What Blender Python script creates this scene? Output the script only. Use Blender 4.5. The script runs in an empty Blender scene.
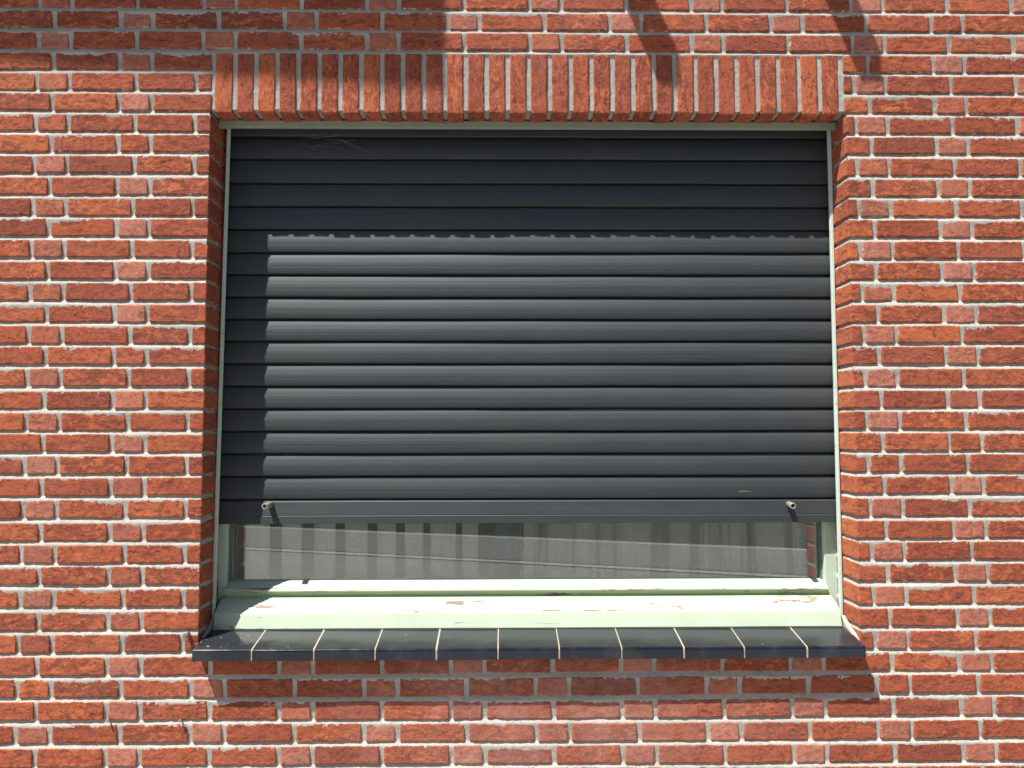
import bpy, bmesh, math, random
import numpy as np
from mathutils import Matrix, Vector, Quaternion

random.seed(7)
rng = np.random.default_rng(7)
scene = bpy.context.scene
COL = scene.collection
R = math.radians

# ------------------------------------------------------------------ noise
_perm = np.random.default_rng(3).random((64, 64, 64)).astype(np.float64)


def vnoise(x, y, z=0.0):
    """smooth value noise in -1..1"""
    x = np.asarray(x, float); y = np.asarray(y, float) + 0 * x; z = np.asarray(z, float) + 0 * x
    xi = np.floor(x).astype(int); yi = np.floor(y).astype(int); zi = np.floor(z).astype(int)
    fx = x - xi; fy = y - yi; fz = z - zi
    fx = fx * fx * (3 - 2 * fx); fy = fy * fy * (3 - 2 * fy); fz = fz * fz * (3 - 2 * fz)
    def g(a, b, c):
        return _perm[(xi + a) & 63, (yi + b) & 63, (zi + c) & 63]
    v = 0
    for a in (0, 1):
        wa = fx if a else 1 - fx
        for b in (0, 1):
            wb = fy if b else 1 - fy
            for c in (0, 1):
                wc = fz if c else 1 - fz
                v = v + wa * wb * wc * g(a, b, c)
    return v * 2 - 1


def fbm(x, y, z=0.0, o=3):
    v = 0; a = 1.0; s = 0
    for k in range(o):
        v = v + a * vnoise(x * 2 ** k + 17 * k, y * 2 ** k + 5 * k, z); s += a; a *= .55
    return v / s


# ------------------------------------------------------------------ object helpers
def tag(o, label=None, cat=None, group=None, kind=None):
    if label: o['label'] = label
    if cat: o['category'] = cat
    if group: o['group'] = group
    if kind: o['kind'] = kind
    return o


def empty(name, loc, label, cat, group=None):
    o = bpy.data.objects.new(name, None)
    o.empty_display_size = .1
    COL.objects.link(o)
    o.location = loc
    return tag(o, label, cat, group)


def link(name, me, mat, parent=None):
    o = bpy.data.objects.new(name, me)
    COL.objects.link(o)
    if mat: me.materials.append(mat)
    if parent:
        o.parent = parent
        o.matrix_parent_inverse = Matrix.Translation(parent.location).inverted()
    return o


def from_bm(name, bm, mat, parent=None, smooth=False):
    bmesh.ops.recalc_face_normals(bm, faces=bm.faces)
    me = bpy.data.meshes.new(name)
    bm.to_mesh(me); bm.free()
    if smooth:
        for p in me.polygons: p.use_smooth = True
    return link(name, me, mat, parent)


def add_box(bm, x0, x1, y0, y1, z0, z1, bevel=.002, seg=2):
    vs = [bm.verts.new((x, y, z)) for x in (x0, x1) for y in (y0, y1) for z in (z0, z1)]
    f = [(0, 1, 3, 2), (4, 6, 7, 5), (0, 4, 5, 1), (2, 3, 7, 6), (0, 2, 6, 4), (1, 5, 7, 3)]
    fs = [bm.faces.new([vs[i] for i in q]) for q in f]
    if bevel:
        es = list({e for q in fs for e in q.edges})
        bmesh.ops.bevel(bm, geom=es, offset=bevel, segments=seg, affect='EDGES', profile=.6)
    return vs


def add_prism_x(bm, prof, x0, x1, nx=2, wob=0.0, seed=0):
    """closed profile of (y,z) swept along X with nx sections, slightly wobbly"""
    n = len(prof); rings = []
    for i in range(nx):
        x = x0 + (x1 - x0) * i / (nx - 1)
        dz = wob * float(vnoise(x * 4, seed, .3)); dy = wob * float(vnoise(x * 4, seed, 5.3))
        rings.append([bm.verts.new((x, y + dy, z + dz)) for y, z in prof])
    for i in range(nx - 1):
        for k in range(n):
            bm.faces.new((rings[i][k], rings[i][(k + 1) % n], rings[i + 1][(k + 1) % n], rings[i + 1][k]))
    bm.faces.new(rings[0]); bm.faces.new(rings[-1][::-1])


def add_tube(bm, p0, p1, r, n=16, hollow=0.0):
    p0 = Vector(p0); p1 = Vector(p1); d = (p1 - p0).normalized()
    u = d.orthogonal().normalized(); w = d.cross(u)
    def ring(p, rr):
        return [bm.verts.new(p + (u * math.cos(2 * math.pi * k / n) + w * math.sin(2 * math.pi * k / n)) * rr) for k in range(n)]
    seq = [ring(p0, r), ring(p1 - d * r * .12, r), ring(p1, r * .9)]
    if hollow:
        seq += [ring(p1, r * hollow), ring(p0 + (p1 - p0) * .3, r * hollow)]
    for a, b in zip(seq, seq[1:]):
        for k in range(n):
            bm.faces.new((a[k], a[(k + 1) % n], b[(k + 1) % n], b[k]))
    bm.faces.new(seq[-1]); bm.faces.new(seq[0][::-1])


# ------------------------------------------------------------------ node helpers
def mat_new(name):
    m = bpy.data.materials.new(name); m.use_nodes = True
    nt = m.node_tree
    return m, nt, nt.nodes['Principled BSDF']


class N:
    def __init__(s, nt): s.nt = nt
    def n(s, t, **kw):
        o = s.nt.nodes.new(t)
        for k, v in kw.items(): setattr(o, k, v)
        return o
    def l(s, a, b): s.nt.links.new(a, b)
    def put(s, sock, v):
        if isinstance(v, bpy.types.NodeSocket): s.l(v, sock)
        else: sock.default_value = v
    def math(s, op, a, b=0.0, c=None, clamp=False):
        o = s.n('ShaderNodeMath', operation=op, use_clamp=clamp)
        s.put(o.inputs[0], a); s.put(o.inputs[1], b)
        if c is not None: s.put(o.inputs[2], c)
        return o.outputs[0]
    def vmul(s, v, k):
        o = s.n('ShaderNodeVectorMath', operation='MULTIPLY'); s.put(o.inputs[0], v); o.inputs[1].default_value = k
        return o.outputs[0]
    def noise(s, vec, scale, detail=3, rough=.55, dist=0.0):
        o = s.n('ShaderNodeTexNoise'); s.put(o.inputs['Vector'], vec)
        o.inputs['Scale'].default_value = scale; o.inputs['Detail'].default_value = detail
        o.inputs['Roughness'].default_value = rough; o.inputs['Distortion'].default_value = dist
        return o.outputs['Fac']
    def ramp(s, fac, stops, interp='LINEAR'):
        o = s.n('ShaderNodeValToRGB'); o.color_ramp.interpolation = interp
        el = o.color_ramp.elements
        while len(el) < len(stops): el.new(.5)
        for e, (p, c) in zip(el, stops):
            e.position = p; e.color = (*c, 1) if len(c) == 3 else c
        s.put(o.inputs[0], fac)
        return o.outputs[0]
    def step(s, v, a, b):
        o = s.n('ShaderNodeMapRange', interpolation_type='SMOOTHSTEP')
        s.put(o.inputs[0], v); s.put(o.inputs[1], a); s.put(o.inputs[2], b)
        return o.outputs[0]
    def mix(s, fac, a, b, mode='MIX'):
        o = s.n('ShaderNodeMix', data_type='RGBA', blend_type=mode)
        s.put(o.inputs['Factor'], fac)
        for i, v in ((6, a), (7, b)):
            if isinstance(v, tuple): o.inputs[i].default_value = (*v, 1)
            else: s.l(v, o.inputs[i])
        return o.outputs[2]
    def attr(s, name): return s.n('ShaderNodeAttribute', attribute_name=name)
    def sep(s, v):
        o = s.n('ShaderNodeSeparateXYZ'); s.put(o.inputs[0], v); return o.outputs
    def obj(s): return s.n('ShaderNodeTexCoord').outputs['Object']
    def bump(s, h, strength, dist, normal=None):
        o = s.n('ShaderNodeBump'); s.put(o.inputs['Height'], h)
        o.inputs['Strength'].default_value = strength; o.inputs['Distance'].default_value = dist
        if normal: s.l(normal, o.inputs['Normal'])
        return o.outputs[0]


MORTAR = (.41, .385, .345)
MORTAR_D = (.29, .262, .23)


def make_brick_mat():
    m, nt, p = mat_new('hand_moulded_brick'); g = N(nt)
    idc = g.attr('brick_id').outputs['Vector']; r1, r2, pink = g.sep(idc)
    uv = g.attr('brick_uv').outputs['Vector']
    ed = g.attr('brick_edge').outputs['Vector']; etop, ebot, eside = g.sep(ed)
    base = g.ramp(r1, [(0, (.185, .050, .033)), (.2, (.25, .060, .034)), (.6, (.31, .074, .037)), (.85, (.36, .088, .040)), (1, (.43, .115, .046))])
    # mottled firing patches, drawn out along the brick
    n1 = g.noise(g.vmul(uv, (1, 1.7, 1)), 34, 4, .6, .8)
    amt = g.math('MULTIPLY', g.step(n1, .51, .575), g.math('MULTIPLY_ADD', r2, .70, .12))
    c = g.mix(amt, base, g.mix(r2, (.53, .118, .048), (.55, .155, .056)))
    n2 = g.noise(g.vmul(uv, (1, 2.4, 1)), 26, 4, .65, 1.2)
    amt2 = g.math('MULTIPLY', g.step(n2, .51, .60), .68)
    c = g.mix(amt2, c, (.115, .03, .022))
    # pink, lime-bloomed header faces
    n3 = g.noise(uv, 70, 4, .7)
    pk = g.math('MULTIPLY', pink, g.math('MULTIPLY_ADD', g.step(n3, .3, .65), .55, .25))
    c = g.mix(pk, c, (.50, .225, .17))
    # sandy grain, dark pits
    n4 = g.noise(uv, 210, 4, .85)
    c = g.mix(g.math('MULTIPLY', g.step(n4, .52, .66), .4), c, (.56, .19, .10))
    c = g.mix(g.math('MULTIPLY', g.math('MULTIPLY', g.step(n4, .47, .33), .65), g.step(g.noise(uv, 15, 2), .35, .6)), c, (.06, .020, .015))
    n5 = g.noise(uv, 110, 4, .75)
    c = g.mix(g.math('MULTIPLY', g.step(n5, .58, .67), .6), c, (.075, .027, .02))
    c = g.mix(g.math('MULTIPLY', g.step(n5, .44, .32), .5), c, (.47, .15, .065))
    # folds of the clay
    rid = g.math('ABSOLUTE', g.math('SUBTRACT', g.noise(g.vmul(uv, (1, 2.6, 1)), 22, 2, .5, .6), .5))
    fold = g.math('MULTIPLY', g.step(rid, .009, .002), g.step(g.noise(uv, 18, 1), .54, .62))
    c = g.mix(g.math('MULTIPLY', fold, .45), c, (.05, .018, .014))
    # efflorescence below the sill and a light lime veil elsewhere
    oc = g.obj(); ox, oy, oz = g.sep(oc)
    veil = g.math('MULTIPLY', g.step(g.math('ABSOLUTE', g.math('SUBTRACT', ox, .05)), .85, .2), g.step(oz, 1.0, .93))
    nv = g.noise(oc, 7, 5, .65)
    vf = g.math('MULTIPLY', veil, g.math('MULTIPLY_ADD', g.step(nv, .35, .75), .34, .04))
    c = g.mix(vf, c, (.56, .36, .31))
    nv2 = g.noise(oc, 3.1, 6, .7)
    c = g.mix(g.math('MULTIPLY', g.step(nv2, .55, .8), .22), c, (.50, .27, .20))
    # mortar smeared over the arrises
    ns = g.noise(uv, 95, 4, .65)
    nsl = g.noise(uv, 28, 2, .5)
    reach = g.math('MULTIPLY', g.math('SUBTRACT', g.math('ADD', ns, g.math('MULTIPLY', nsl, .7)), .89), .017)
    d = g.math('MINIMUM', etop, g.math('MINIMUM', g.math('MULTIPLY_ADD', ebot, 1.0, .0012), g.math('MULTIPLY_ADD', eside, 1.0, .0018)))
    sm = g.step(g.math('SUBTRACT', reach, d), -.0012, .0012)
    c = g.mix(g.math('MULTIPLY', sm, .9), c, (.45, .39, .33))
    # isolated lime splashes
    nsp = g.noise(uv, 55, 5, .75)
    c = g.mix(g.math('MULTIPLY', g.step(nsp, .70, .76), .6), c, (.55, .44, .36))
    g.l(c, p.inputs['Base Color'])
    p.inputs['Roughness'].default_value = .9
    p.inputs['Specular IOR Level'].default_value = .25
    h = g.math('ADD', g.math('MULTIPLY', n4, .75), g.math('ADD', g.math('MULTIPLY', n5, -.45), g.math('ADD', g.math('MULTIPLY', n1, .3), g.math('MULTIPLY', n2, .2))))
    h = g.math('SUBTRACT', h, g.math('MULTIPLY', fold, .55))
    h = g.math('ADD', h, g.math('MULTIPLY', sm, .25))
    g.l(g.bump(h, .9, .0026), p.inputs['Normal'])
    return m


def make_mortar_mat():
    m, nt, p = mat_new('lime_mortar'); g = N(nt); oc = g.obj()
    a = g.noise(oc, 5, 4, .6); b = g.noise(oc, 190, 4, .85); d = g.noise(oc, 60, 4, .7)
    c = g.mix(g.step(a, .35, .7), MORTAR, (.50, .47, .42))
    c = g.mix(g.math('MULTIPLY', g.step(d, .5, .7), .45), c, MORTAR_D)
    c = g.mix(g.math('MULTIPLY', g.step(b, .55, .68), .6), c, (.16, .145, .13))
    # weathered grey joints of the lintel and head courses
    ox, oy, oz = g.sep(oc)
    top = g.math('MULTIPLY', g.step(oz, 2.50, 2.60), g.step(g.noise(oc, 4, 3), .25, .6))
    c = g.mix(g.math('MULTIPLY', top, .55), c, (.30, .285, .26))
    g.l(c, p.inputs['Base Color']); p.inputs['Roughness'].default_value = .95
    p.inputs['Specular IOR Level'].default_value = .15
    h = g.math('ADD', g.math('MULTIPLY', b, .6), d)
    g.l(g.bump(h, .9, .0022), p.inputs['Normal'])
    return m


def make_paint_mat(name, col, peel=.5, algae=False):
    m, nt, p = mat_new(name); g = N(nt); oc = g.obj()
    a = g.noise(oc, 6, 4, .6); b = g.noise(g.vmul(oc, (.25, 1, 1)), 90, 4, .6)
    c = g.mix(g.step(a, .3, .7), col, tuple(x * .9 for x in col))
    c = g.mix(g.math('MULTIPLY', g.step(b, .55, .75), .18), c, (.42, .46, .36))
    h = g.math('MULTIPLY', b, .3)
    if algae:
        ox, oy, oz = g.sep(oc)
        band = g.math('MULTIPLY', g.step(oz, 1.1345, 1.131), g.step(oz, 1.104, 1.109))
        nn = g.noise(g.vmul(oc, (.12, 1, 1)), 60, 5, .7)
        c = g.mix(g.math('MULTIPLY', band, g.math('MULTIPLY_ADD', g.step(nn, .3, .62), .5, .3)), c, (.36, .46, .26))
        ed = g.math('MULTIPLY', g.step(g.math('ABSOLUTE', g.math('SUBTRACT', ox, -.02)), .55, .93), g.step(g.noise(g.vmul(oc, (.3, 1, 1)), 45, 4, .7), .5, .6))
        c = g.mix(g.math('MULTIPLY', g.math('MULTIPLY', ed, band), .5), c, (.10, .10, .06))
    if peel:
        n = g.noise(g.vmul(oc, (.16, 1.0, 1.4)), 42, 5, .62, .4)
        n2 = g.noise(g.vmul(oc, (.5, 1.0, 1.0)), 7, 2, .5)
        pl = g.math('MULTIPLY', g.step(n, .675 - .05 * peel, .695 - .05 * peel), g.step(n2, .5, .58))
        wood = g.mix(g.noise(g.vmul(oc, (.1, 1, 1)), 200, 3), (.16, .11, .085), (.32, .26, .21))
        if algae:
            # the flaked places seen on the sloping sill, and the split along its front arris
            sx_, sy_, sz_ = g.sep(oc)
            for cx_, hw, cz_, hz in ((-.19, .085, 1.099, .007), (.44, .07, 1.088, .006), (.79, .085, 1.098, .008), (.86, .05, 1.105, .004), (-.30, .10, 1.0815, .004), (.12, .22, 1.0815, .0032), (.30, .16, 1.131, .0025), (-.62, .10, 1.129, .003), (.80, .10, 1.131, .003)):
                ex = g.math('ABSOLUTE', g.math('DIVIDE', g.math('SUBTRACT', sx_, cx_), hw)); ez = g.math('ABSOLUTE', g.math('DIVIDE', g.math('SUBTRACT', sz_, cz_), hz))
                e2 = g.math('SUBTRACT', 1.0, g.math('ADD', g.math('MULTIPLY', ex, ex), g.math('MULTIPLY', ez, ez)))
                nn2 = g.noise(g.vmul(oc, (.35, 1, 1.6)), 75, 4, .7, .5)
                pl = g.math('MAXIMUM', pl, g.step(g.math('ADD', g.math('MULTIPLY', e2, .16), nn2), .625, .655))
        rim = g.math('MULTIPLY', g.step(n, .62 - .05 * peel, .66 - .05 * peel), g.step(n2, .49, .56))
        c = g.mix(g.math('MULTIPLY', rim, .3), c, (.55, .56, .46))
        c = g.mix(pl, c, wood)
        # long hairline cracks
        wv = g.math('ABSOLUTE', g.math('SUBTRACT', g.noise(g.vmul(oc, (.06, 1, 1)), 30, 3, .6), .5))
        cr = g.math('MULTIPLY', g.step(wv, .010, .003), g.step(g.noise(g.vmul(oc, (.3, 1, 1)), 9, 2), .56, .62))
        c = g.mix(g.math('MULTIPLY', cr, .7), c, (.16, .14, .11))
        h = g.math('SUBTRACT', h, g.math('ADD', pl, cr))
    g.l(c, p.inputs['Base Color']); p.inputs['Roughness'].default_value = .5
    p.inputs['Specular IOR Level'].default_value = .35
    g.l(g.bump(h, .6, .0015), p.inputs['Normal'])
    return m


def make_slat_mat():
    m, nt, p = mat_new('dark_grey_shutter_plastic'); g = N(nt); oc = g.obj()
    a = g.noise(g.vmul(oc, (.01, 1, 1)), 420, 3, .6)
    b = g.noise(g.vmul(oc, (.6, 1, 1)), 5, 4, .6)
    d = g.noise(oc, 150, 3, .8)
    e = g.noise(g.vmul(oc, (.05, 1, 1)), 30, 4, .6)
    c = g.mix(g.step(a, .3, .7), (.009, .0125, .0155), (.014, .018, .0205))
    c = g.mix(g.math('MULTIPLY', g.step(b, .45, .75), .45), c, (.030, .030, .029))
    c = g.mix(g.math('MULTIPLY', g.step(e, .55, .75), .35), c, (.036, .035, .032))
    c = g.mix(g.math('MULTIPLY', g.step(d, .70, .74), .55), c, (.30, .29, .27))
    sx_, sy_, sz_ = g.sep(oc)
    ex = g.math('DIVIDE', g.math('SUBTRACT', sx_, .655), .032); ez = g.math('DIVIDE', g.math('SUBTRACT', sz_, 1.4275), .0028)
    sc = g.math('SUBTRACT', 1.0, g.math('ADD', g.math('MULTIPLY', ex, ex), g.math('MULTIPLY', ez, ez)))
    c = g.mix(g.math('MULTIPLY', g.step(g.math('ADD', g.math('MULTIPLY', sc, .3), g.noise(g.vmul(oc, (.2, 1, 1)), 160, 3, .7)), .62, .70), .7), c, (.20, .13, .085))
    g.l(c, p.inputs['Base Color'])
    rr = g.math('MULTIPLY_ADD', g.step(b, .4, .7), .06, .64)
    g.l(rr, p.inputs['Roughness']); p.inputs['Specular IOR Level'].default_value = .9
    p.inputs['Specular Tint'].default_value = (.86, .97, 1, 1)
    g.l(g.bump(g.math('ADD', a, g.math('MULTIPLY', d, .3)), 0.10, .0012), p.inputs['Normal'])
    return m


def make_tile_mat():
    m, nt, p = mat_new('black_glazed_tile'); g = N(nt); oc = g.obj()
    t = g.attr('tone').outputs['Fac']
    a = g.noise(oc, 14, 4, .6); d = g.noise(oc, 95, 2, .5)
    ox, oy, oz = g.sep(oc)
    c = g.mix(t, (.005, .007, .014), (.010, .012, .024))
    c = g.mix(g.math('MULTIPLY', g.step(a, .45, .75), .35), c, (.055, .058, .062))
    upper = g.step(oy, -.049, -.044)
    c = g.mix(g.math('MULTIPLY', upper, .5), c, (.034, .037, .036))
    # paint and lime flecks, thickest at the left end
    thr = g.math('MULTIPLY_ADD', g.step(ox, -.93, -.55), .06, .70)
    fl = g.math('MULTIPLY', g.step(g.math('SUBTRACT', d, thr), -.004, .006), upper)
    c = g.mix(g.math('MULTIPLY', fl, .75), c, (.42, .41, .38))
    g.l(c, p.inputs['Base Color'])
    g.l(g.math('MULTIPLY_ADD', a, .25, .06), p.inputs['Roughness'])
    p.inputs['Specular IOR Level'].default_value = .5
    g.l(g.bump(g.math('ADD', g.noise(oc, 9, 2), g.math('MULTIPLY', g.noise(oc, 300, 2), .05)), .25, .004), p.inputs['Normal'])
    return m


def make_simple(name, c1, c2, scale=20, rough=.7, stretch=(1, 1, 1), spec=.4, metal=0.0, bump=.4, bd=.002):
    m, nt, p = mat_new(name); g = N(nt); oc = g.obj()
    a = g.noise(g.vmul(oc, stretch), scale, 5, .65); b = g.noise(g.vmul(oc, stretch), scale * 6, 3, .6)
    c = g.mix(g.step(a, .3, .7), c1, c2)
    c = g.mix(g.math('MULTIPLY', g.step(b, .5, .75), .3), c, tuple(x * .6 for x in c1))
    g.l(c, p.inputs['Base Color']); p.inputs['Roughness'].default_value = rough
    p.inputs['Specular IOR Level'].default_value = spec; p.inputs['Metallic'].default_value = metal
    g.l(g.bump(b, bump, bd), p.inputs['Normal'])
    return m


def make_glass():
    m, nt, p = mat_new('window_glass'); g = N(nt); nt.nodes.remove(p)
    out = nt.nodes['Material Output']; oc = g.obj()
    tr = g.n('ShaderNodeBsdfTransparent'); tr.inputs[0].default_value = (.96, .98, .97, 1)
    gl = g.n('ShaderNodeBsdfGlossy'); gl.inputs['Roughness'].default_value = .015
    gl.inputs['Color'].default_value = (.95, .97, .96, 1)
    bmp = g.bump(g.noise(oc, 1.3, 1), .03, .01); g.l(bmp, gl.inputs['Normal'])
    fr = g.n('ShaderNodeFresnel'); fr.inputs['IOR'].default_value = 1.95
    m1 = g.n('ShaderNodeMixShader'); g.l(fr.outputs[0], m1.inputs[0]); g.l(tr.outputs[0], m1.inputs[1]); g.l(gl.outputs[0], m1.inputs[2])
    df = g.n('ShaderNodeBsdfDiffuse'); df.inputs['Color'].default_value = (.5, .52, .5, 1)
    m2 = g.n('ShaderNodeMixShader')
    g.l(g.math('MULTIPLY_ADD', g.noise(g.vmul(oc, (1, 1, .3)), 12, 5, .7), .10, .0), m2.inputs[0])
    g.l(m1.outputs[0], m2.inputs[1]); g.l(df.outputs[0], m2.inputs[2])
    g.l(m2.outputs[0], out.inputs['Surface'])
    return m


def make_cloth(name, c, transl=.35, transp=.08, fold=0.0):
    m, nt, p = mat_new(name); g = N(nt); nt.nodes.remove(p)
    out = nt.nodes['Material Output']; oc = g.obj()
    w = g.noise(g.vmul(oc, (1, 1, .08)), 260, 2, .6)
    w2 = g.noise(g.vmul(oc, (.08, 1, 1)), 320, 2, .6)
    c2 = g.mix(g.step(g.math('ADD', w, w2), .8, 1.2), c, tuple(x * .88 for x in c))
    fold_shade = g.noise(g.vmul(oc, (1, 0, .06)), 16, 3, .6)
    c2 = g.mix(g.math('MULTIPLY', g.step(fold_shade, .52, .62), fold), c2, tuple(x * .5 for x in c))  # shading of the folds painted in as darker vertical bands
    df = g.n('ShaderNodeBsdfDiffuse'); g.l(c2, df.inputs[0])
    tl = g.n('ShaderNodeBsdfTranslucent'); g.l(c2, tl.inputs[0])
    tp = g.n('ShaderNodeBsdfTransparent')
    a = g.n('ShaderNodeMixShader'); a.inputs[0].default_value = transl; g.l(df.outputs[0], a.inputs[1]); g.l(tl.outputs[0], a.inputs[2])
    b = g.n('ShaderNodeMixShader'); b.inputs[0].default_value = transp; g.l(a.outputs[0], b.inputs[1]); g.l(tp.outputs[0], b.inputs[2])
    g.l(b.outputs[0], out.inputs['Surface'])
    return m


M_BRICK = make_brick_mat()
M_MORTAR = make_mortar_mat()
PAINT = (.66, .79, .63)
M_SILLWOOD = make_paint_mat('flaking_mint_paint', (.50, .585, .45), .8, True)
M_PAINT = make_paint_mat('mint_paint', (.50, .62, .50), .25)
M_RAIL = make_paint_mat('weathered_rail_paint', (.56, .66, .58), .5)
M_HEAD = make_paint_mat('shaded_mint_paint', (.29, .335, .26), .3)  # mint darkened for the frame head, shade under the lintel painted into the colour
M_SLAT = make_slat_mat()
M_TILE = make_tile_mat()
M_GROUT = make_simple('pale_grout', (.33, .285, .22), (.42, .37, .30), 120, .9)
M_GLASS = make_glass()
M_BLIND = make_cloth('white_blind_fabric', (.96, .96, .94), .58, .02)
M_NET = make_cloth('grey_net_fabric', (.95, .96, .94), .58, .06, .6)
M_BEIGE = make_simple('beige_plastic', (.24, .205, .17), (.30, .26, .22), 60, .55)
M_STEEL = make_simple('rusty_steel', (.22, .17, .14), (.36, .33, .30), 200, .5, metal=.5)
M_TIMBER = make_simple('painted_timber', (.55, .55, .52), (.65, .64, .6), 10, .6, (.2, 1, 1))
M_PANEL = make_simple('grey_blue_board', (.40, .47, .50), (.48, .54, .56), 30, .6, (1, 1, .1))

# ------------------------------------------------------------------ bond layout (metres; wall face is y = 0)
Z0, CH = 2.86, .0625                # top joint line, course height


def jz(j): return Z0 - CH * j


BED = .0124                         # bed joint
PERP = .0138
SL, HL, PER = .1811, .0809, .4845     # stretcher, header, repeat
JX = .938                           # half width of the opening
JOINT_TOP, JOINT_BOT = 5, 30        # opening spans courses 6..30


def header_centre(row, side):
    if row % 2:
        return (-1.1632 + .00053 * row) if side < 0 else (1.2522 + .00052 * row)
    return (-1.4025 + .00023 * row) if side < 0 else (1.0132 + .00052 * row)


def course(row, xa, xb, open_l=None, open_r=None):
    """bricks of one course as (x0,x1,kind)"""
    out = []
    def pattern(c0, per, a, b):
        k0 = int(math.floor((a - c0) / per)) - 1
        r = []
        for k in range(k0, k0 + int((b - a) / per) + 4):
            c = c0 + k * per; s = per / PER
            h0, h1 = c - HL / 2 * s, c + HL / 2 * s
            r.append((h0, h1, 'h'))
            p1 = h1 + PERP * s; w = (per - HL * s - 3 * PERP * s) / 2
            r.append((p1, p1 + w, 's')); r.append((p1 + w + PERP * s, p1 + 2 * w + PERP * s, 's'))
        return sorted(r)
    if open_l is None:
        cl, cr = header_centre(row, -1), header_centre(row, 1)
        n = round((cr - cl) / PER); per = (cr - cl) / n
        bricks = pattern(cl, per, xa, xb)
        bricks = [b for b in bricks if b[1] > xa and b[0] < xb]
        return [(max(b[0], xa), min(b[1], xb), b[2]) for b in bricks if min(b[1], xb) - max(b[0], xa) > .01]
    left = [b for b in pattern(header_centre(row, -1), PER, xa, open_l) if b[1] > xa and b[0] < open_l - .01]
    if row % 2 == 0:
        cw = .040
        left = [b for b in left if b[0] < open_l - cw - PERP - .05]
        x0 = left[-1][0]; left[-1] = (x0, open_l - cw - .013, left[-1][2])
        left.append((open_l - cw, open_l, 'c'))
    else:
        left[-1] = (left[-1][0], open_l, left[-1][2])
    right = [b for b in pattern(header_centre(row, 1), PER, open_r, xb) if b[1] > open_r + .012 and b[0] < xb]
    if right[0][0] > open_r:
        if right[0][0] - PERP - open_r > .015:
            right.insert(0, (open_r, right[0][0] - PERP, 'c'))
        else:
            right[0] = (open_r, right[0][1], right[0][2])
    else:
        right[0] = (open_r, right[0][1], right[0][2])
    bricks = left + right
    return [(max(b[0], xa), min(b[1], xb), b[2]) for b in bricks]


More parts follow.
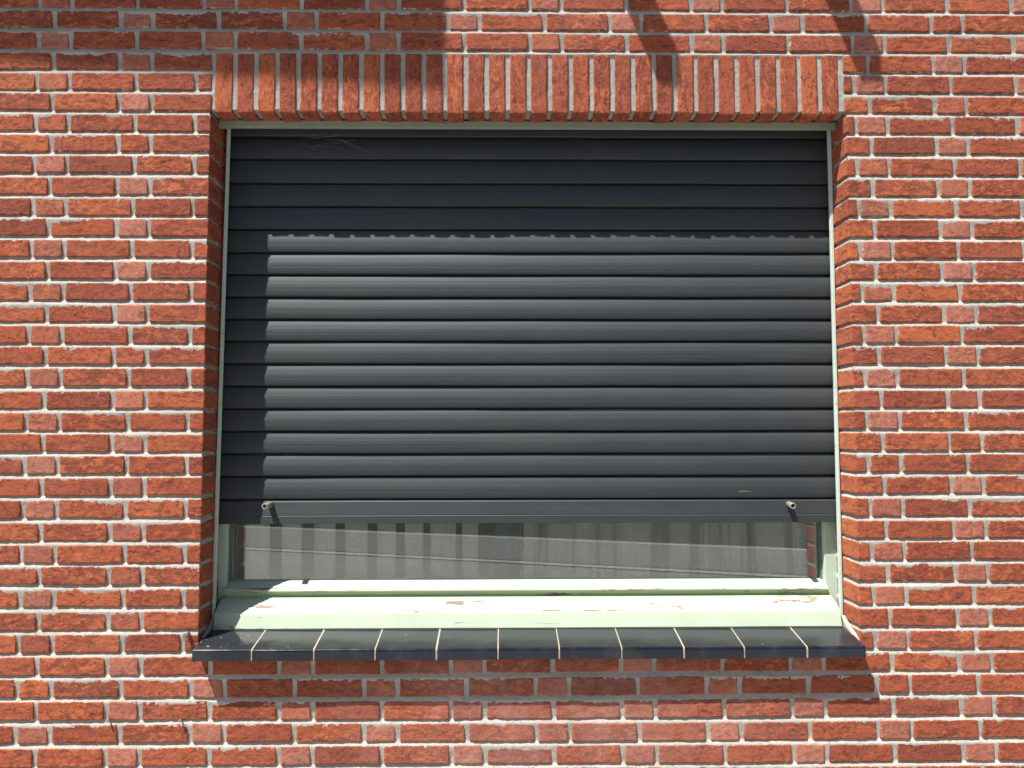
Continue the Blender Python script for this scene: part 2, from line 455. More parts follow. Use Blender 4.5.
class Sheets:
    """collects brick face sheets into one mesh, with per-brick attributes"""
    def __init__(s): s.v = []; s.f = []; s.idc = []; s.uv = []; s.ed = []; s.n = 0; s.k = 0

    def add(s, path, v0, v1, axes, kind, res=.0045, plain=False, smear=1.0, seamless=False):
        """path: polyline of (along, depth) in a plane across the brick; v0..v1 the other direction"""
        s.k += 1; k = s.k
        rad = .0025
        P = [np.array(p, float) for p in path]
        pts = []; corner = []
        for i, p in enumerate(P):
            if 0 < i < len(P) - 1:
                a = (P[i - 1] - p); b = (P[i + 1] - p); la, lb = np.linalg.norm(a), np.linalg.norm(b)
                r = min(rad, la * .45, lb * .45); a /= la; b /= lb
                for t in (0, .5, 1):
                    q = (1 - t) ** 2 * (p + a * r) + t ** 2 * (p + b * r) + 2 * t * (1 - t) * p
                    pts.append(q); corner.append(True)
            else:
                pts.append(p); corner.append(False)
        full = [pts[0]]
        for a, b in zip(pts, pts[1:]):
            L = np.linalg.norm(b - a); n = 1 if plain else max(1, int(round(L / res)))
            for t in range(1, n + 1): full.append(a + (b - a) * t / n)
        A = np.array(full); seg = np.linalg.norm(np.diff(A, axis=0), axis=1); S = np.concatenate([[0], np.cumsum(seg)])
        T = np.gradient(A, axis=0); T /= np.linalg.norm(T, axis=1)[:, None] + 1e-9
        Nn = np.stack([T[:, 1], -T[:, 0]], 1)          # outward (towards -depth when moving +along)
        H = v1 - v0; nv = 2 if plain else max(3, int(round(H / res)))
        inner = np.linspace(0, H, nv + 1)
        V = np.concatenate([[0, 0], [.0013], inner[1:-1], [H - .0013], [H, H]])
        push = np.zeros(len(V)); push[0] = push[-1] = .016; push[1] = push[-2] = .0012; push[2] = push[-3] = 0
        ss, vv = np.meshgrid(S, V, indexing='ij')
        seed = k * 1.37
        # face relief
        rel = .0009 * vnoise(ss * 14 + seed, vv * 26, seed) + .0005 * fbm(ss * 45 + seed, vv * 80, seed * .7) + .0005 * vnoise(ss * 150 + seed, vv * 170, seed * .3)
        rg = 1 - np.abs(fbm(ss * 22 + seed, vv * 60 + ss * 9, seed * 1.9))
        rel = rel - .0016 * np.clip((rg - .93) / .07, 0, 1) * (vnoise(ss * 12, vv * 12, seed + 4) > .1)
        off = .0008 * math.sin(seed * 12.9898)
        d = rel + off - push[None, :]
        if kind == 'plain': d = off - push[None, :] + 0 * rel
        # ragged arrises
        up = .0011 * fbm(S * 38 + seed, 0 * S + 3, seed) + .0009 * vnoise(S * 120 + seed, 0 * S + 9.5, seed)
        lo = .0011 * fbm(S * 38 + seed, 0 * S + 7, seed + 5) + .0009 * vnoise(S * 120 + seed, 0 * S + 2.5, seed)
        tz = .0009 * math.sin(seed * 78.233); tl = .0012 * math.sin(seed * 39.4)
        t = V / H
        vvj = vv + up[:, None] * t[None, :] + lo[:, None] * (1 - t[None, :]) + tz + tl * (ss / S[-1] - .5)
        al = A[:, 0][:, None] + Nn[:, 0][:, None] * d
        dp = A[:, 1][:, None] + Nn[:, 1][:, None] * d
        # side arrises wander
        face = np.abs(A[:, 1] - A[:, 1].min()) < .02
        fx = A[face, 0]; a0, a1 = fx.min(), fx.max()
        jl = .0014 * fbm(V * 45 + seed, 0 * V + 1, seed + 2); jr = .0014 * fbm(V * 45 + seed, 0 * V + 8, seed + 3)
        w = np.clip((A[:, 0] - a0) / max(a1 - a0, 1e-6), 0, 1)
        if not seamless: al = al + jl[None, :] * (1 - w[:, None]) + jr[None, :] * w[:, None]
        pos = axes(al, dp, v0 + vvj)
        ns, nvv = ss.shape
        idx = np.arange(ns * nvv).reshape(ns, nvv) + s.n
        q = np.stack([idx[:-1, :-1], idx[1:, :-1], idx[1:, 1:], idx[:-1, 1:]], -1).reshape(-1, 4)
        s.v.append(pos.reshape(-1, 3)); s.f.append(q); s.n += ns * nvv
        rr = np.random.default_rng(k * 977 + 5)
        r1 = np.clip(rr.normal(.56, .24), 0, 1); r2 = rr.random() ** 1.4
        pink = {'h': np.clip(rr.normal(.72, .34), 0, 1), 'c': .1 * rr.random()}.get(kind, .12 * rr.random())
        idv = np.tile([r1, r2, pink], (ns, nvv, 1)).astype(float)
        if path[0][1] > .05:                      # sunlit look of the right reveal painted in as a paler brick tone
            sunlit_face = A[:, 1] > .0025
            idv[sunlit_face, :, 0] = min(1, r1 * .4 + .62 + .15 * rr.random()); idv[sunlit_face, :, 1] *= .5; idv[sunlit_face, :, 2] = .12
        s.idc.append(idv.reshape(-1, 3))
        s.uv.append(np.stack([ss + (k % 41) * .73, vv + (k % 17) * .39 + k * .011, 0 * ss + k * .23], -1).reshape(-1, 3))
        dt = np.maximum(H - vv, 0); db = np.maximum(vv, 0); dsd = np.minimum(ss, S[-1] - ss)
        skl = np.linalg.norm(P[1] - P[0]); skr = np.linalg.norm(P[-1] - P[-2])
        skl = skl if skl < .03 else -.02; skr = skr if skr < .03 else -.02
        dsd = np.minimum(np.maximum(ss - skl, 0), np.maximum(S[-1] - skr - ss, 0))
        if axes is ax_soldier: dt = dt + .0025; db = db + .0025
        s.ed.append(np.stack([dt, db, dsd], -1).reshape(-1, 3))

    def build(s, name, mat, parent):
        v = np.concatenate(s.v); f = np.concatenate(s.f)
        me = bpy.data.meshes.new(name)
        me.vertices.add(len(v)); me.vertices.foreach_set('co', v.astype(np.float32).ravel())
        me.loops.add(f.size); me.loops.foreach_set('vertex_index', f.astype(np.int32).ravel())
        me.polygons.add(len(f)); me.polygons.foreach_set('loop_start', (np.arange(len(f)) * 4).astype(np.int32))
        me.polygons.foreach_set('use_smooth', np.ones(len(f), bool))
        for nm, arr in (('brick_id', s.idc), ('brick_uv', s.uv), ('brick_edge', s.ed)):
            at = me.attributes.new(nm, 'FLOAT_VECTOR', 'POINT')
            at.data.foreach_set('vector', np.concatenate(arr).astype(np.float32).ravel())
        me.update(calc_edges=True); me.validate()
        return link(name, me, mat, parent)


def ax_front(a, d, v): return np.stack([a, d, v], -1)
def ax_soldier(a, d, v): return np.stack([v, d, -a], -1)


# ------------------------------------------------------------------ BRICK WALL
XW = 2.6
wall = empty('brick_wall', (0, 0, 0), 'red brick house wall with pale mortar joints surrounding the shuttered window', 'brick wall')
SK = .016
bk = Sheets()
REV = .135
for row in range(-30, 47):
    zt, zb = jz(row - 1), jz(row)
    v0, v1 = zb + BED / 2, zt - BED / 2
    if v0 < 0: continue
    near = -3 <= row <= 40
    lim = 1.62
    if JOINT_TOP < row <= JOINT_BOT: ol, orr = -JX, JX
    elif 3 <= row <= 5: ol, orr = -JX, JX - .002
    else: ol = orr = None
    for (x0, x1, kd) in course(row, -XW, XW, ol, orr):
        plain = not (near and x1 > -lim and x0 < lim)
        res = .02 if plain else .0045
        dz = .0012 * math.sin(row * 5.1 + x0 * 2.3)
        if ol is not None and abs(x1 - ol) < 1e-6 and JOINT_TOP < row:
            path = [(x0, SK), (x0, 0), (x1, 0), (x1, REV)]
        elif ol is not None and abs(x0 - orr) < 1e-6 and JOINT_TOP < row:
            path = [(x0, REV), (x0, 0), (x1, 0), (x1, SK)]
        else:
            path = [(x0, SK), (x0, 0), (x1, 0), (x1, SK)]
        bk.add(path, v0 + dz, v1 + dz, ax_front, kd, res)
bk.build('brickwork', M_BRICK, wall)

# soldier course over the window
sd = Sheets()
n = 30; x_l, x_r = -JX + .006, JX - .012
wp = (x_r - x_l) / n
zt, zb = jz(2) - .008, 2.549
for i in range(n):
    x0 = x_l + i * wp + .0075 * (1 if i else .6); x1 = x_l + (i + 1) * wp - .0075
    rag = random.uniform(-.003, .002)
    sd.add([(-zt, SK), (-zt, -.0006), (-(zb + rag), -.0006), (-(zb + rag), .11)], x0, x1, ax_soldier, 's' if i % 7 else 'c')
o = sd.build('soldier_course', M_BRICK, wall)
o['label'] = 'upright soldier course of bricks over the window'


# mortar: one relief sheet between the bricks
def grid_mesh(name, X, Y, Z, keep, mat, parent):
    ns, nv = X.shape
    idx = np.arange(ns * nv).reshape(ns, nv)
    q = np.stack([idx[:-1, :-1], idx[1:, :-1], idx[1:, 1:], idx[:-1, 1:]], -1)[keep]
    me = bpy.data.meshes.new(name)
    v = np.stack([X, Y, Z], -1).reshape(-1, 3)
    me.vertices.add(len(v)); me.vertices.foreach_set('co', v.astype(np.float32).ravel())
    me.loops.add(q.size); me.loops.foreach_set('vertex_index', q.astype(np.int32).ravel())
    me.polygons.add(len(q)); me.polygons.foreach_set('loop_start', (np.arange(len(q)) * 4).astype(np.int32))
    me.polygons.foreach_set('use_smooth', np.ones(len(q), bool))
    me.update(calc_edges=True); me.validate()
    return v, q


def mortar_depth(x, z, soldier=None):
    j = np.round((Z0 - z) / CH); u = z - (Z0 - CH * j)            # height inside the bed joint
    prof = np.interp(u, [-.03, -.0085, -.006, -.001, .004, .007, .03], [.0042, .0003, .0007, .0030, .0054, .0066, .0042])
    nz = .0009 * fbm(x * 40, z * 60, 2.1) + .0007 * vnoise(x * 150, z * 190, 4.4) + .0008 * vnoise(x * 9, z * 16, 7.7)
    return prof + nz


xs = np.concatenate([np.linspace(-XW, -1.64, 24), np.arange(-1.62, -JX - .006, .0048), [-JX - .004], np.arange(-JX + .004, JX, .0048), [JX + .004], np.arange(JX + .008, 1.62, .0048), np.linspace(1.64, XW, 24)])
xs = np.sort(xs)
xs = np.array([x for x in xs if abs(abs(x) - JX - .004) < 1e-7 or abs(abs(x) - JX - .004) > .002])
zl = []
for j in range(-30, 46):
    c = jz(j)
    if c < .02: break
    offs = (.016, .009, .0065, .003, 0, -.003, -.0055, -.0075, -.011, -.022, -.031, -.040)
    if not -3 <= j <= 40: offs = (.009, 0, -.008, -.03)
    zl += [c + o_ for o_ in offs]
zs = np.array(sorted(set(np.round(zl, 5))))
Xg, Zg = np.meshgrid(xs, zs, indexing='ij')
Yg = mortar_depth(Xg, Zg)
zmid = (Zg[:-1, :-1] + Zg[1:, 1:]) / 2; xmid = (Xg[:-1, :-1] + Xg[1:, 1:]) / 2
insold = (np.abs(Xg) < JX) & (Zg < jz(2) - .009) & (Zg > 2.5)
Yg[insold] = (.0036 + .0009 * fbm(Xg * 60, Zg * 40, 2.1) + .0008 * vnoise(Xg * 150, Zg * 190, 4.4))[insold]
keep = ~((np.abs(xmid) < JX + .0035) & (zmid < 2.5575) & (zmid > jz(JOINT_BOT) - .001))
mv, mq = grid_mesh('m', Xg, Yg, Zg, keep, None, None)
allv = [mv]; allq = [mq]; off = len(mv)
# reveals and lintel underside
dd = np.linspace(0, REV + .02, 30)
zz = np.array([z for z in zs if jz(JOINT_BOT) - .001 <= z <= 2.56])
for sgn in (-1, 1):
    Dg, Z2 = np.meshgrid(dd, zz, indexing='ij')
    X2 = sgn * (JX + .0015 + np.maximum(.0025 - Dg, 0) + mortar_depth(Dg + 3 * sgn, Z2) * (np.clip(Dg / .006, 0, 1)))
    v, q = grid_mesh('m2', X2, Dg + .0035, Z2, np.ones((len(dd) - 1, len(zz) - 1), bool), None, None)
    allv.append(v); allq.append(q + off); off += len(v)
xx = np.arange(-JX - .004, JX + .006, .005)
X3, D3 = np.meshgrid(xx, dd, indexing='ij')
Z3 = 2.5575 + .0022 * fbm(X3 * 30, D3 * 40, 1.0) + .0012 * vnoise(X3 * 160, D3 * 160, 3.)
v, q = grid_mesh('m3', X3, D3 + .001, Z3, np.ones((len(xx) - 1, len(dd) - 1), bool), None, None)
allv.append(v); allq.append(q + off)
v = np.concatenate(allv); q = np.concatenate(allq)
me = bpy.data.meshes.new('mortar')
me.vertices.add(len(v)); me.vertices.foreach_set('co', v.astype(np.float32).ravel())
me.loops.add(q.size); me.loops.foreach_set('vertex_index', q.astype(np.int32).ravel())
me.polygons.add(len(q)); me.polygons.foreach_set('loop_start', (np.arange(len(q)) * 4).astype(np.int32))
me.polygons.foreach_set('use_smooth', np.ones(len(q), bool))
me.update(calc_edges=True); me.validate()
link('mortar', me, M_MORTAR, wall)
for mm in [m_ for m_ in bpy.data.meshes if m_.users == 0]: bpy.data.meshes.remove(mm)

# ------------------------------------------------------------------ TILED SILL
sill = empty('window_sill', (0, .01, .985), 'projecting sill of glossy black tiles with pale grout under the mint window frame', 'window sill')
jx = [-.9356, -.7728, -.6023, -.4331, -.2642, -.0938, .0759, .2492, .4220, .5907, .7661, .9296]
bm = bmesh.new(); tones = []
tl = bm.verts.layers.float.new('tone')
for i in range(11):
    a, b = jx[i] + .0015, jx[i + 1] - .0015
    if i == 0: a = jx[0]
    if i == 10: b = jx[11]
    t = random.random(); dy = random.uniform(-.0012, .0012); dz = random.uniform(-.0008, .0008)
    prof = [(-.0495, .981), (-.05, .9822), (-.05, 1.0050)] + [(-.0435 - .0065 * math.cos(q), 1.0063 + .0066 * math.sin(q)) for q in (.3, .55, .8, 1.05, 1.3)] + [(.02, 1.0245), (.078, 1.0345), (.078, .986), (.01, .981)]
    rings = []
    for k, x in enumerate((a, a + .0016, (a + b) / 2, b - .0016, b)):
        ins = .0016 if k in (0, 4) else 0
        rings.append([bm.verts.new((x, y + dy + (ins if y < -.04 else 0), z + dz - (ins * .7 if z > 1 else 0) + (.0009 * math.cos(k) if y > 0 and 0 < k < 4 else 0))) for y, z in prof])
    for r in rings:
        for vv in r: vv[tl] = t
    for r0, r1 in zip(rings, rings[1:]):
        for k in range(len(prof)):
            bm.faces.new((r0[k], r0[(k + 1) % len(prof)], r1[(k + 1) % len(prof)], r1[k]))
    bm.faces.new(rings[0]); bm.faces.new(rings[-1][::-1])
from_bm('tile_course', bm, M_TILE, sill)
bm = bmesh.new()
for i in range(1, 11):
    x = jx[i]
    w = .0020 + .0006 * math.sin(i * 3.3)
    add_prism_x(bm, [(-.0492, .982), (-.0492, 1.0062), (-.0476, 1.0098), (-.045, 1.0118), (.02, 1.0238), (.0782, 1.0338), (.077, .988)], x - w, x + w, 2)
# mortar bed below the tiles
add_prism_x(bm, [(.004, .9815), (.004, .985), (.07, .988), (.07, .975)], -.93, .925, 60, .0006)
from_bm('grout', bm, M_GROUT, sill)
bm = bmesh.new()
for sx, xa, xb in ((-1, -.9375, -.9345), (1, .9290, .9385)):
    # mortar fillets closing the tile ends against the brick reveals
    add_prism_x(bm, [(.0015, .984), (.0015, 1.014), (.02, 1.0235), (.075, 1.037), (.10, 1.045), (.10, .985)], xa, xb, 4, .0012)
for sx, xa, xb in ((-1, -.9385, -.9300), (1, .9260, .9392)):
    add_prism_x(bm, [(.022, 1.0200), (.026, 1.0285), (.066, 1.043), (.092, 1.062), (.092, 1.03)], xa, xb, 4, .0016)
from_bm('mortar_fillet', bm, M_MORTAR, sill)

# ------------------------------------------------------------------ WINDOW FRAME
win = empty('window', (0, .12, 1.037), 'flaking mint green wooden window frame with glass strip below the shutter', 'window')
bm = bmesh.new()
prof = [(.071, 1.0325), (.0695, 1.0370), (.0795, 1.0745), (.0812, 1.0790), (.0845, 1.0818), (.105, 1.0955), (.150, 1.1160), (.20, 1.118), (.20, 1.0325)]
add_prism_x(bm, prof, -.925, .918, 120, .0007, 2)
from_bm('wooden_sill', bm, M_SILLWOOD, win)
bm = bmesh.new()
prof = [(.150, 1.1085), (.1475, 1.1130), (.1430, 1.1260), (.1335, 1.1285), (.1315, 1.1310), (.1325, 1.1345), (.1365, 1.1385), (.150, 1.1450), (.170, 1.1540), (.205, 1.1545), (.205, 1.1085)]
add_prism_x(bm, prof, -.9185, .9075, 120, .0007, 3)
from_bm('bottom_rail', bm, M_SILLWOOD, win)
bm = bmesh.new(); add_box(bm, -.9385, .9385, 0.062, .076, 2.5295, 2.5505, .0015); from_bm('frame_head', bm, M_HEAD, win)
for s in (-1, 1):
    bm = bmesh.new()
    x = (-.952, -.9190) if s < 0 else (.9060, .945)
    add_box(bm, x[0], x[1], .150, .215, 1.05, 2.56, .003)
    f = (-.9135, -.9095) if s < 0 else (.8965, .9005)
    from_bm('frame_post', bm, M_PAINT, win)
bm = bmesh.new(); add_box(bm, -.9195, .9065, .181, .187, 1.145, 2.5, 0); from_bm('pane', bm, M_GLASS, win)
# sash stiles just behind the posts
for s in (-1, 1):
    bm = bmesh.new()
    x = (-.9190, -.912) if s < 0 else (.900, .9060)
    add_box(bm, x[0], x[1], .168, .1805, 1.154, 2.5, .001)
    from_bm('glazing_bead', bm, make_simple('dark_putty', (.10, .12, .11), (.16, .18, .16), 60, .6) if s < 0 else bpy.data.materials['dark_putty'], win)

# ------------------------------------------------------------------ ROLLER SHUTTER
sh = empty('roller_shutter', (0, .12, 1.334), 'dark grey roller shutter of wide horizontal slats lowered nearly to the window bottom', 'roller shutter')
Zs = [2.59, 2.5195, 2.4496, 2.3736, 2.301, 2.2288, 2.1568, 2.0881, 2.0182, 1.95, 1.8827, 1.8135, 1.7449, 1.6764, 1.6077, 1.5397, 1.472, 1.4028]
bm = bmesh.new()


def slat_prof(zb, zt):
    h = zt - zb; g_ = .0075
    front = []
    for t in np.linspace(0, 1, 13):
        z = zb + g_ + (h - g_ - .0008) * t
        # shallow convex face with three faint ribs
        y = .1168 + .0022 * t + (.0062 * ((t - .42) / .58) ** 2 if t > .42 else .0028 * ((.42 - t) / .42) ** 2) + (.0002 if int(t * 12) % 4 == 0 else 0)
        front.append((y, z))
    return [(.1345, zb), (.1345, zb + g_ * .50), (.1215, zb + g_ * .75)] + front + [(.1280, zt - .0002), (.140, zt), (.140, zb)]


for i in range(len(Zs) - 1):
    add_prism_x(bm, slat_prof(Zs[i + 1], Zs[i]), -.934, .936, 70, .0006, i + 11)
from_bm('slat_curtain', bm, M_SLAT, sh)
bm = bmesh.new()
add_prism_x(bm, [(.1165, 1.3338), (.1142, 1.3352), (.1146, 1.356), (.1158, 1.358), (.1150, 1.360), (.1195, 1.3985), (.1215, 1.4015), (.1340, 1.4022), (.140, 1.4020), (.140, 1.3345), (.136, 1.3338)], -.934, .936, 70, .0006, 41)
from_bm('bottom_bar', bm, M_SLAT, sh)
for x, z in ((-.7785, 1.3915), (.7865, 1.3885)):
    bm = bmesh.new()
    add_tube(bm, (x, .118, z), (x - .004, .071, z - .001), .0092, 20, .62)
    from_bm('stop', bm, M_BEIGE, sh, True)


def sheared(bm, xb0, xb1, xt0, xt1, y0, y1, zb, zt):
    vs = []
    for z, a, b in ((zb, xb0, xb1), (zt, xt0, xt1)):
        for x in (a, b):
            for y in (y0, y1): vs.append(bm.verts.new((x, y, z)))
    fs = [bm.faces.new([vs[i] for i in q]) for q in ((0, 1, 3, 2), (4, 6, 7, 5), (0, 2, 6, 4), (1, 5, 7, 3), (0, 4, 5, 1), (2, 3, 7, 6))]
    bmesh.ops.bevel(bm, geom=list({e for q in fs for e in q.edges}), offset=.002, segments=2, affect='EDGES')


bm = bmesh.new(); sheared(bm, -.9415, -.9315, -.9255, -.9165, .095, .107, 1.035, 2.549); from_bm('guide_rail', bm, M_RAIL, sh)
bm = bmesh.new(); sheared(bm, .9255, .9350, .928, .9385, .095, .107, 1.035, 2.549); from_bm('guide_rail', bm, M_RAIL, sh)

# ------------------------------------------------------------------ CURTAINS BEHIND THE GLASS
def cloth_strip(bm, xs_, z0, z1, wob, seed):
    """vertical cloth through (x,y) points, hanging from z1 to z0"""
    nz = 14; cols = []
    for (x, y) in xs_:
        cols.append([bm.verts.new((x + wob * float(vnoise(k * .35, x * 9, seed)), y + wob * float(vnoise(k * .35 + 9, x * 9, seed)), z0 + (z1 - z0) * k / nz)) for k in range(nz + 1)])
    for a, b in zip(cols, cols[1:]):
        for k in range(nz): bm.faces.new((a[k], b[k], b[k + 1], a[k + 1]))


bl = empty('vertical_blind', (-.55, .27, 1.1), 'white vertical strip blind behind the left half of the glass', 'blind')
strips = [(-.8898, -.813), (-.7767, -.7119), (-.6755, -.6067), (-.5783, -.5054), (-.477, -.4162), (-.3902, -.3309), (-.309, -.2277), (-.2100, -.158)]
for i, (a, b) in enumerate(strips):
    bm = bmesh.new()
    pts = [(a + (b - a) * t, .232 + .004 * math.sin(3.1 * t) - .006 * t + .0 * i) for t in np.linspace(0, 1, 9)]
    cloth_strip(bm, pts, 1.12, 2.45, .0015, i + .5)
    bmesh.ops.solidify(bm, geom=bm.faces[:], thickness=.0008)
    from_bm('strip', bm, M_BLIND, bl, True)
bm = bmesh.new(); add_box(bm, -.92, -.12, .215, .25, 2.45, 2.49, .002); from_bm('blind_rail', bm, M_BLIND, bl)
nc = empty('net_curtain', (.4, .28, 1.1), 'grey net curtain in loose folds behind the right half of the glass', 'curtain')
ctl = [(-.018, .275), (.012, .268), (.056, .272), (.058, .292), (.10, .300), (.146, .296), (.150, .325), (.205, .325), (.2095, .282), (.24, .274), (.274, .280), (.277, .292), (.31, .29), (.338, .282), (.342, .273), (.42, .270), (.50, .278), (.556, .284), (.560, .296), (.575, .298), (.578, .281), (.61, .277), (.614, .30), (.70, .312), (.705, .287), (.722, .287), (.726, .315), (.80, .325), (.93, .318)]
cl = []
ctl = [(x, y - .045) for x, y in ctl]
for (x0, y0), (x1, y1) in zip(ctl, ctl[1:]):
    for t in np.linspace(0, 1, 5)[:-1]: cl.append((x0 + (x1 - x0) * t, y0 + (y1 - y0) * (t * t * (3 - 2 * t))))
bm = bmesh.new(); cloth_strip(bm, cl, 1.12, 2.45, .006, 3.3)
bmesh.ops.solidify(bm, geom=bm.faces[:], thickness=.0006)
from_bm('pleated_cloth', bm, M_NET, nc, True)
bm = bmesh.new(); add_tube(bm, (-.05, .33, 2.46), (.94, .33, 2.46), .012); from_bm('curtain_rod', bm, M_STEEL, nc)
bm = bmesh.new(); add_box(bm, -.108, -.022, .33, .352, 1.0, 2.46, .004)
o = from_bm('upright_board', bm, M_PANEL); tag(o, 'grey blue upright board seen between the blind and the net curtain', 'board')

# ------------------------------------------------------------------ SMALL IRONWORK
def nail(name, x, z, ln, r, head, label, drop=.0):
    bm = bmesh.new()
    add_tube(bm, (x, .01, z), (x + .001, -ln, z + drop), r, 10)
    add_tube(bm, (x + .001, -ln + .002, z + drop), (x + .001, -ln - .0025, z + drop * 1.1), head, 12)
    o = from_bm(name, bm, M_STEEL, None, True)
    return tag(o, label, name, 'old fixings in the wall')


nail('bolt', -.969, 1.0435, .015, .006, .0085, 'stubby rusty bolt sticking out of the brick beside the left end of the tiled sill')
nail('nail', -1.1826, .8045, .008, .0022, .0042, 'thin nail in the mortar joint lower left, the farther one from the tiled sill', .002)
nail('nail', -.982, .8035, .008, .0022, .0042, 'thin nail in the mortar joint just below the left corner of the tiled sill', .002)

cw = bpy.data.meshes.new('cobweb'); bm = bmesh.new()
rr = random.Random(5)
for k in range(13):
    x0 = -.70 + rr.random() * .14; z0_ = 2.52 - rr.random() * .035
    a = Vector((x0, .108, z0_)); b = Vector((x0 + rr.uniform(.02, .09), .112, z0_ + rr.uniform(-.035, .02)))
    add_tube(bm, a, b, .00022, 4)
o = from_bm('cobweb', bm, make_simple('dusty_web', (.30, .29, .27), (.36, .35, .33), 60, .9))
tag(o, 'faint dusty cobweb threads at the upper left of the dark shutter', 'cobweb')

# ------------------------------------------------------------------ WHAT CASTS THE SHADOWS ABOVE (outside the frame)
SX, SZ = 1.17, 2.85                  # sun travel per metre towards the wall
L = .40
for (xs_, zs_, lab) in ((.418, 2.628, 'short painted timber bracket jutting from the wall above the window, nearer the canopy'), (1.022, 2.640, 'short painted timber bracket jutting from the wall above the window, farther from the canopy')):
    bm = bmesh.new()
    xt = xs_ - SX * L; zt_ = zs_ + SZ * L
    add_box(bm, xt - .030, xt + .030, -L, .02, zt_, zt_ + .10, .003)
    tag(from_bm('timber_bracket', bm, M_TIMBER), lab, 'bracket', 'timber brackets under the eaves')
Lc = .62
can = empty('roof_canopy', (-1.8, 0, 4.5), 'painted timber canopy fixed high on the wall to the left of the brackets', 'canopy')
xe = -.249 - SX * Lc
bm = bmesh.new()
zz_ = lambda zsh: zsh + SZ * Lc
x_l_, zl_, zr_ = xe - 1.9, zz_(2.735), zz_(2.618)
vs = [bm.verts.new(c) for c in ((x_l_, -Lc, zl_), (xe, -Lc, zr_), (xe, -Lc, zr_ + .42), (x_l_, -Lc, zr_ + .42), (x_l_, -Lc + .03, zl_), (xe, -Lc + .03, zr_), (xe, -Lc + .03, zr_ + .42), (x_l_, -Lc + .03, zr_ + .42))]
for q in ((0, 1, 2, 3), (7, 6, 5, 4), (0, 4, 5, 1), (1, 5, 6, 2), (2, 6, 7, 3), (3, 7, 4, 0)): bm.faces.new([vs[i] for i in q])
from_bm('fascia_board', bm, M_TIMBER, can)
bm = bmesh.new(); add_box(bm, x_l_, xe - .02, -Lc + .032, .0, zr_ + .30, zr_ + .36, .003); from_bm('soffit', bm, M_TIMBER, can)

# ------------------------------------------------------------------ GROUND, STREET, ROOM
def sheet(name, pts, z, mat, kind='structure'):
    bm = bmesh.new(); bm.faces.new([bm.verts.new((x, y, z)) for x, y in pts])
    o = from_bm(name, bm, mat); tag(o, kind=kind); return o


M_GRASS = make_simple('mown_grass', (.20, .215, .06), (.26, .26, .085), 3, .9, bump=.6, bd=.02)
M_PAVE = make_simple('concrete_paving', (.28, .27, .255), (.34, .33, .31), 4, .9)
M_ASPH = make_simple('asphalt', (.19, .186, .18), (.22, .215, .21), 6, .9)
M_KERB = make_simple('kerb_concrete', (.48, .46, .42), (.56, .54, .5), 8, .9)
ca, sa = math.cos(R(17)), math.sin(R(17))


def street(d0, d1):
    """strip between distances d0..d1 from the wall, the road runs 17 degrees off the wall"""
    def pt(t, d): return (t * ca - 0, -d + t * sa)
    return [pt(-60, d0), pt(60, d0), pt(60, d1), pt(-60, d1)]


g_ = sheet('ground', [(-900, 900), (900, 900), (900, -900), (-900, -900)], -.012, M_GRASS)
sheet('pavement', [(-60, -.02), (60, -.02)] + street(6.5, 6.55)[:2][::-1], 0, M_PAVE)
sheet('road', street(6.75, 8.55), .004, M_ASPH)
for nm, d in (('kerb', 6.6), ('kerb', 8.6)):
    bm = bmesh.new()
    ptsk = street(d - .07, d + .07)
    lo_ = [bm.verts.new((x, y, -.01)) for x, y in ptsk]; hi_ = [bm.verts.new((x, y, .008)) for x, y in ptsk]
    bm.faces.new(hi_); [bm.faces.new((lo_[k], lo_[(k + 1) % 4], hi_[(k + 1) % 4], hi_[k])) for k in range(4)]
    tag(from_bm(nm, bm, M_KERB), kind='structure')
# clipped hedge along the far side of the street
M_LEAF = make_simple('hedge_leaves', (.035, .060, .018), (.065, .095, .028), 9, .8, bump=.8, bd=.05)
bm = bmesh.new(); prof_h = [(-.7, -.02), (-.95, .8), (-.9, 2.2), (-.8, 3.9), (-.3, 4.6), (.4, 4.6), (.85, 3.8), (.95, 2.0), (.9, .8), (.7, -.02)]
rows_h = []
for i in range(241):
    t = -45 + 90 * i / 240; ring = []
    for k, (a_, z_) in enumerate(prof_h):
        w_ = .35 * float(fbm(t * .9, k * .9, 3.3)) + .18 * float(vnoise(t * 3.1, k * 2.3, 8.1))
        a2 = a_ * (1 + w_ * .5); z2 = z_ * (1 + .10 * w_) if z_ > 0 else z_
        ring.append(bm.verts.new((t * ca, -(12.2 + a2) + t * sa, z2)))
    rows_h.append(ring)
for a_, b_ in zip(rows_h, rows_h[1:]):
    for k in range(len(prof_h) - 1): bm.faces.new((a_[k], a_[k + 1], b_[k + 1], b_[k]))
bm.faces.new(rows_h[0]); bm.faces.new(rows_h[-1][::-1])
tag(from_bm('hedge', bm, M_LEAF), 'tall dark green hedge across the street from the brick wall', 'hedge')
bm = bmesh.new()  # ceiling gap and raised floor added to light the curtains from behind
for b_ in ((-2.58, -2.5, .16, 2.3, 0, 2.9), (2.5, 2.58, .16, 2.3, 0, 2.9), (-2.499, 2.499, .30, 2.3, -.005, .61), (-2.58, 2.58, .16, .68, 2.9, 2.98), (-2.58, 2.58, 1.46, 2.38, 2.9, 2.98),
           ):
    add_box(bm, *b_, 0)
o = from_bm('room', bm, make_simple('room_plaster', (.80, .79, .76), (.84, .83, .8), 5, .9)); tag(o, kind='structure')
bm = bmesh.new(); add_box(bm, -2.58, 2.58, 2.301, 2.38, 0, 2.899, 0)
tag(from_bm('room_back', bm, make_simple('brown_wainscot', (.045, .038, .032), (.06, .05, .044), 5, .8)), kind='structure')
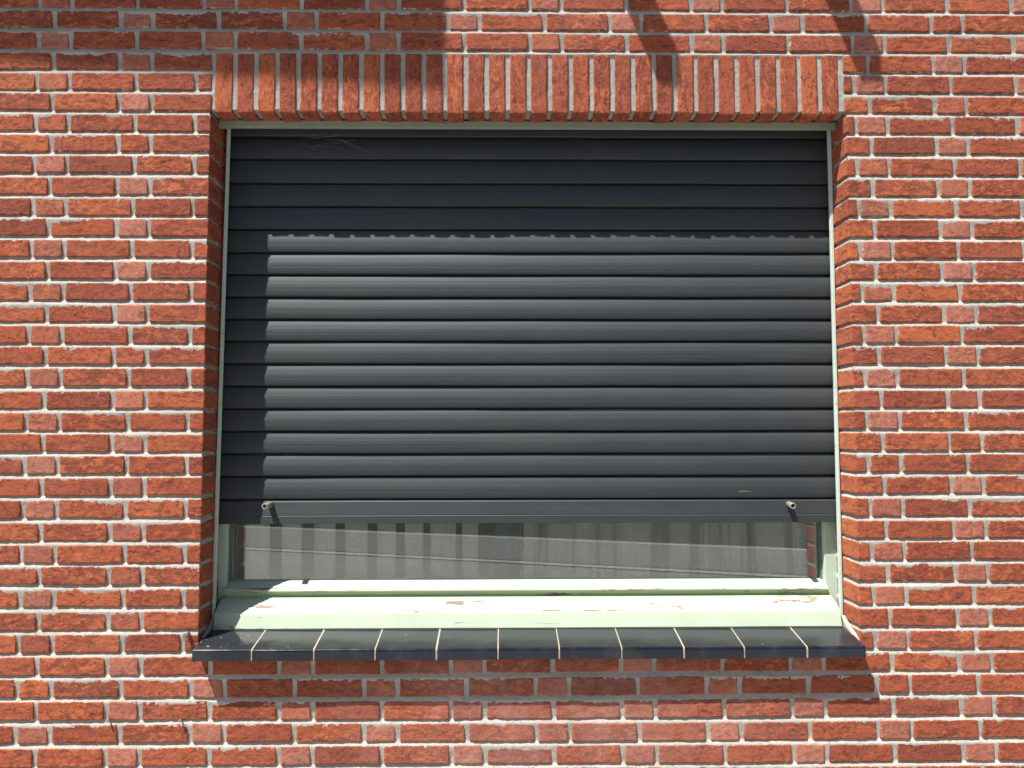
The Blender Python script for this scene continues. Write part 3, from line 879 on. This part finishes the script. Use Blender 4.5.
# close the joint between the facing wall and the room
bm = bmesh.new()
for b in ((-2.6, -.95, .02, .159, 0, 4.62), (.95, 2.6, .02, .159, 0, 4.62), (-.949, .949, .02, .159, 2.575, 4.62), (-.949, .949, .02, .23, 0, .97)):
    add_box(bm, *b, 0)
from_bm('wall_core', bm, M_MORTAR, wall)

# ------------------------------------------------------------------ LIGHT
w = bpy.data.worlds.new('World'); scene.world = w; w.use_nodes = True
nt = w.node_tree; bg = nt.nodes['Background']
sky = nt.nodes.new('ShaderNodeTexSky'); sky.sky_type = 'NISHITA'; sky.sun_disc = False
el = math.atan2(SZ, math.hypot(SX, 1)); sky.sun_elevation = el; sky.sun_rotation = math.atan2(-SX, -1.0) % (2 * math.pi)
nt.links.new(sky.outputs[0], bg.inputs[0]); bg.inputs[1].default_value = .055
sl = bpy.data.lights.new('sun', 'SUN'); sl.energy = 5.0; sl.angle = R(.5); sl.color = (1, .955, .89)
so = bpy.data.objects.new('sun', sl); COL.objects.link(so)
so.rotation_mode = 'QUATERNION'; so.rotation_quaternion = Vector((SX, 1, -SZ)).to_track_quat('-Z', 'Y')
so.location = (-5, -5, 12)

# ------------------------------------------------------------------ CAMERA
F, pit, yaw, rol, cx, cy, cz = 745.727, .0590, .0122, -.0015, -.0797, -2.152, 1.62
fw = Vector((math.sin(yaw) * math.cos(pit), math.cos(yaw) * math.cos(pit), math.sin(pit)))
rt = Vector((math.cos(yaw), -math.sin(yaw), 0)); up = rt.cross(fw)
rt2 = rt * math.cos(rol) + up * math.sin(rol); up2 = -rt * math.sin(rol) + up * math.cos(rol)
cam = bpy.data.cameras.new('camera'); co = bpy.data.objects.new('camera', cam); COL.objects.link(co)
cam.sensor_width = 36; cam.lens = F / 1024 * 36; cam.clip_start = .05; cam.clip_end = 3000
co.matrix_world = Matrix(((rt2.x, up2.x, -fw.x, cx), (rt2.y, up2.y, -fw.y, cy), (rt2.z, up2.z, -fw.z, cz), (0, 0, 0, 1)))
scene.camera = co

vs_ = scene.view_settings
vs_.view_transform = 'Standard'; vs_.look = 'None'; vs_.gamma = 1; vs_.use_curve_mapping = False
vs_.exposure = .9
scene.cycles.use_denoising = True
scene.cycles.max_bounces = 8; scene.cycles.transparent_max_bounces = 12
